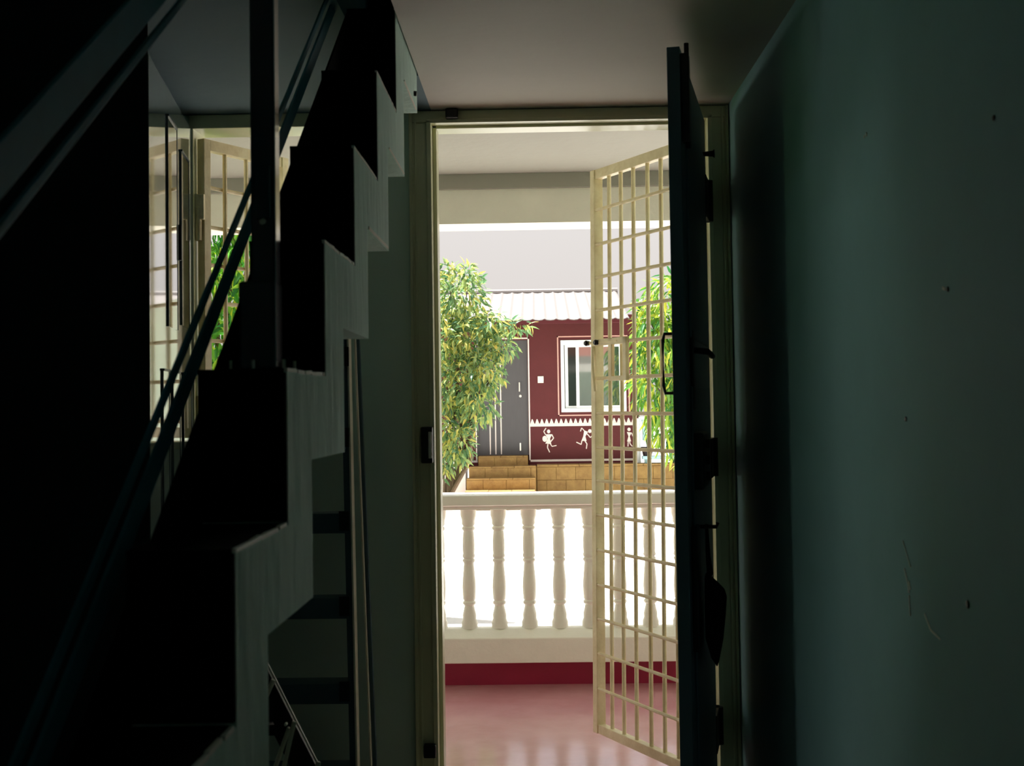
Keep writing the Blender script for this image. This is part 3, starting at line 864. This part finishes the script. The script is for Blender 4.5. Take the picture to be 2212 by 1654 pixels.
# bench and potted plant at the right corner of the house
be = thing('garden_bench', 'pale blue low bench at the right corner of the maroon house', 'bench', (1.9, 20.75, 0.235))
MB().box(1.69, 2.45, 20.66, 20.88, 0.300, 0.352).build('seat', M_blue, be, bevel=0.005)
for x in (1.76, 2.38):
    MB().box(x - 0.03, x + 0.03, 20.70, 20.84, 0.2365, 0.300).build('leg', M_blue, be)
pp = thing('potted_plant', 'spiky yellow green plant in a dark pot on the blue bench', 'plant', (1.71, 20.77, 0.352))
MB().lathe([(0.07, 0.352), (0.095, 0.46), (0.105, 0.47), (0.105, 0.50), (0.08, 0.50)], (1.775, 20.77), 16).build('pot', M_pot, pp, smooth=True)
for k in range(14):
    a = k * 2.4; t = 0.05 + 0.10 * random.random(); hh = 0.22 + 0.12 * random.random()
    c = Vector((1.775, 20.77, 0.49)); d = Vector((math.cos(a), math.sin(a), 0)); s = Vector((-d.y, d.x, 0))
    m_ = MB(); w = 0.016
    p = [c, c + d * t * 0.4 + Vector((0, 0, hh * 0.6)), c + d * t + Vector((0, 0, hh))]
    m_.v = [tuple(p[0] - s * w * .6), tuple(p[0] + s * w * .6), tuple(p[1] - s * w), tuple(p[1] + s * w), tuple(p[2])]
    m_.f = [(0, 1, 3, 2), (2, 3, 4)]
    m_.build('leaf', M_leafB, pp)
tag(MB().box(1.70, 2.02, 20.72, 20.95, 0.90, 0.94).box(1.71, 1.75, 20.74, 20.92, 0.60, 0.90).build('wall_shelf', M_blue), 'pale blue shelf ledge beside the drain pipe', 'shelf')

# ------------------------------------------------------------------ trees
def leaf_proto(L, W, droop):
    ts = (0.0, 0.30, 0.66, 1.0); ws = (0.12, 1.0, 0.72, 0.0)
    v = []
    for t, w in zip(ts, ws):
        y = L * t; z = -droop * L * t * t
        v += [(-W * w / 2, y, z + W * w * 0.18), (0, y, z), (W * w / 2, y, z + W * w * 0.18)]
    v = v[:9] + [v[10]]
    f = [(0, 1, 4, 3), (1, 2, 5, 4), (3, 4, 7, 6), (4, 5, 8, 7), (6, 7, 9), (7, 8, 9)]
    return np.array(v, float), f


def frames(dirs, roll):
    d = dirs / np.linalg.norm(dirs, axis=1, keepdims=True)
    up = np.tile(np.array([0, 0, 1.0]), (len(d), 1))
    s = np.cross(d, up); s += 1e-6; s /= np.linalg.norm(s, axis=1, keepdims=True)
    n = np.cross(s, d)
    c, q = np.cos(roll)[:, None], np.sin(roll)[:, None]
    s2 = s * c + n * q; n2 = np.cross(s2, d)
    return np.stack([s2, d, n2], axis=2)        # columns: x, y, z axes


def tree(name, label, base, clusters, n, L, W, droop, down, m, group=None, cat='tree', n_obj=300, trunk_r=0.05, top_z=None, shell=0.55):
    t = thing(name, label, cat, base, group)
    P, D = [], []
    wts = np.array([r[0] * r[1] * r[2] for _, r in clusters]) ** 0.75; wts /= wts.sum()
    for (c, r), w in zip(clusters, wts):
        k = max(6, int(n * w))
        u = RNG.normal(size=(k, 3)); u /= np.linalg.norm(u, axis=1, keepdims=True)
        rad = shell + (1 - shell) * RNG.random(k) ** 0.6
        p = np.array(c) + u * rad[:, None] * np.array(r)
        d = u * 0.8 + RNG.normal(size=(k, 3)) * 0.55 + np.array([0, 0, -down])
        P.append(p); D.append(d)
    P = np.concatenate(P); D = np.concatenate(D)
    keep = P[:, 2] > base[2] + 0.05
    P, D = P[keep], D[keep]
    R = frames(D, RNG.uniform(-1.2, 1.2, len(P))); S = RNG.uniform(0.75, 1.2, len(P))
    v0, f0 = leaf_proto(L, W, droop)
    me0 = bpy.data.meshes.new('leaf'); me0.from_pydata(v0.tolist(), [], f0); me0.materials.append(m)
    order = np.argsort(P[:, 1])
    ids, rest = order[:n_obj], order[n_obj:]
    b = np.array(base)
    for i in ids:
        o = bpy.data.objects.new('leaf', me0); COL.objects.link(o); o.parent = t
        Mx = Matrix(R[i].tolist()).to_4x4(); Mx = Matrix.Translation((P[i] - b).tolist()) @ Mx @ Matrix.Scale(float(S[i]), 4)
        o.matrix_local = Mx
    V = np.einsum('nij,vj->nvi', R[rest], v0) * S[rest][:, None, None] + P[rest][:, None, :]
    nv = len(v0)
    F = []
    for k in range(len(rest)):
        F += [tuple(k * nv + a for a in f) for f in f0]
    me = bpy.data.meshes.new('foliage'); me.from_pydata((V.reshape(-1, 3) - b).tolist(), [], F); me.materials.append(m)
    fo = bpy.data.objects.new('foliage', me); COL.objects.link(fo); fo.parent = t; fo['kind'] = 'stuff'
    # trunk and limbs
    cs = [Vector(c) for c, _ in clusters]
    tz = top_z if top_z else sorted(c.z for c in cs)[-len(cs) // 4] - 0.1
    bb = Vector(base)
    cx = sum(c.x for c in cs) / len(cs); cy = sum(c.y for c in cs) / len(cs)
    tp = [bb + Vector((0, 0, -0.02)), bb.lerp(Vector((cx, cy, tz)), 0.35) + Vector((0.03, 0, 0)), Vector((cx, cy, tz * 0.6 + bb.z * 0.4)), Vector((cx, cy, tz))]
    MB().tube(tp, [trunk_r, trunk_r * 0.75, trunk_r * 0.5, trunk_r * 0.15], 8).build('trunk', M_bark, t, smooth=True)
    for c in cs:
        s0 = tp[1].lerp(tp[2], 0.3 + 0.6 * random.random())
        if c.z < s0.z: s0 = tp[0].lerp(tp[1], 0.5 + 0.5 * random.random())
        mid = s0.lerp(c, 0.5) + Vector((0, 0, 0.08 * (c - s0).length))
        MB().tube([s0, mid, c], [trunk_r * 0.4, trunk_r * 0.25, trunk_r * 0.08], 6).build('branch', M_bark, t, smooth=True)
    return t


Y1 = 9.2
tree('leafy_tree', 'pale green leafy tree in front of the grey house door, beside the left door jamb', (-1.0, Y1 + 0.3, GZ),
     [((-0.53, Y1, 2.02), (0.20, 0.25, 0.24)), ((-0.66, Y1, 1.75), (0.18, 0.28, 0.30)), ((-0.46, Y1 - 0.05, 1.72), (0.22, 0.25, 0.22)), ((-0.32, Y1 - 0.1, 1.80), (0.14, 0.18, 0.13)),
      ((-0.24, Y1 - 0.1, 1.66), (0.11, 0.15, 0.11)), ((-0.14, Y1 - 0.15, 1.80), (0.12, 0.07, 0.055)), ((-0.36, Y1 - 0.1, 1.50), (0.16, 0.2, 0.18)), ((-0.58, Y1, 1.42), (0.24, 0.28, 0.26)), ((-0.42, Y1 - 0.1, 1.28), (0.16, 0.2, 0.18)),
      ((-0.64, Y1, 1.12), (0.16, 0.22, 0.22)), ((-0.54, Y1 - 0.1, 0.98), (0.12, 0.16, 0.16)), ((-0.67, Y1, 0.86), (0.10, 0.15, 0.14)), ((-0.47, Y1, 2.2), (0.08, 0.1, 0.08)), ((-0.62, Y1, 2.22), (0.10, 0.1, 0.07))],
     4600, 0.064, 0.020, 0.35, 0.5, M_leafA, trunk_r=0.03, shell=0.25)
Y2 = 18.0
tree('leafy_tree', 'bright yellow green drooping tree beyond the grille gate, right of the maroon house', (2.2, Y2 + 0.6, GZ),
     [((1.95, Y2, 2.55), (0.50, 0.5, 0.50)), ((1.72, Y2, 2.0), (0.40, 0.5, 0.5)), ((1.66, Y2, 1.45), (0.34, 0.45, 0.45)), ((1.85, Y2, 0.95), (0.32, 0.4, 0.5)), ((2.4, Y2 + .3, 1.6), (0.6, 0.7, 1.3)),
      ((2.5, Y2 + .3, 0.6), (0.5, 0.6, 0.6)), ((1.62, Y2, 2.35), (0.22, 0.3, 0.35))],
     3400, 0.20, 0.045, 0.5, 0.9, M_leafB, trunk_r=0.07, shell=0.3)
Y3 = 8.2
tree('leafy_tree', 'lush green drooping tree outside the narrow grilled window, left of the staircase', (-2.2, Y3 + 0.5, GZ),
     [((-2.3, Y3 + .2, 2.5), (0.7, 0.6, 0.7)), ((-2.15, Y3, 2.0), (0.55, 0.5, 0.6)), ((-1.85, Y3, 2.2), (0.40, 0.4, 0.6)), ((-1.95, Y3, 1.5), (0.45, 0.5, 0.5)), ((-2.4, Y3, 1.2), (0.55, 0.5, 0.6)),
      ((-1.80, Y3 + .2, 1.75), (0.32, 0.4, 0.5)), ((-2.0, Y3, 0.8), (0.5, 0.5, 0.5)), ((-2.2, Y3 + .3, 0.2), (0.5, 0.5, 0.4)), ((-1.9, Y3, 2.7), (0.4, 0.4, 0.4))],
     5200, 0.12, 0.026, 0.45, 0.9, M_leafC, trunk_r=0.06, shell=0.3)
tree('dark_hedge_bush', 'dark green bush behind the yellow green drooping tree', (3.0, 22.6, GZ),
     [((2.75, 22.6, 0.8), (0.55, 0.5, 0.9)), ((3.5, 22.7, 1.0), (0.8, 0.6, 1.2)), ((2.9, 22.8, 1.6), (0.7, 0.5, 0.8))],
     1500, 0.22, 0.08, 0.3, 0.4, M_leafD2, cat='bush', n_obj=60, trunk_r=0.05, shell=0.4)

for o in list(bpy.data.objects):
    if '_base' in o: del o['_base']
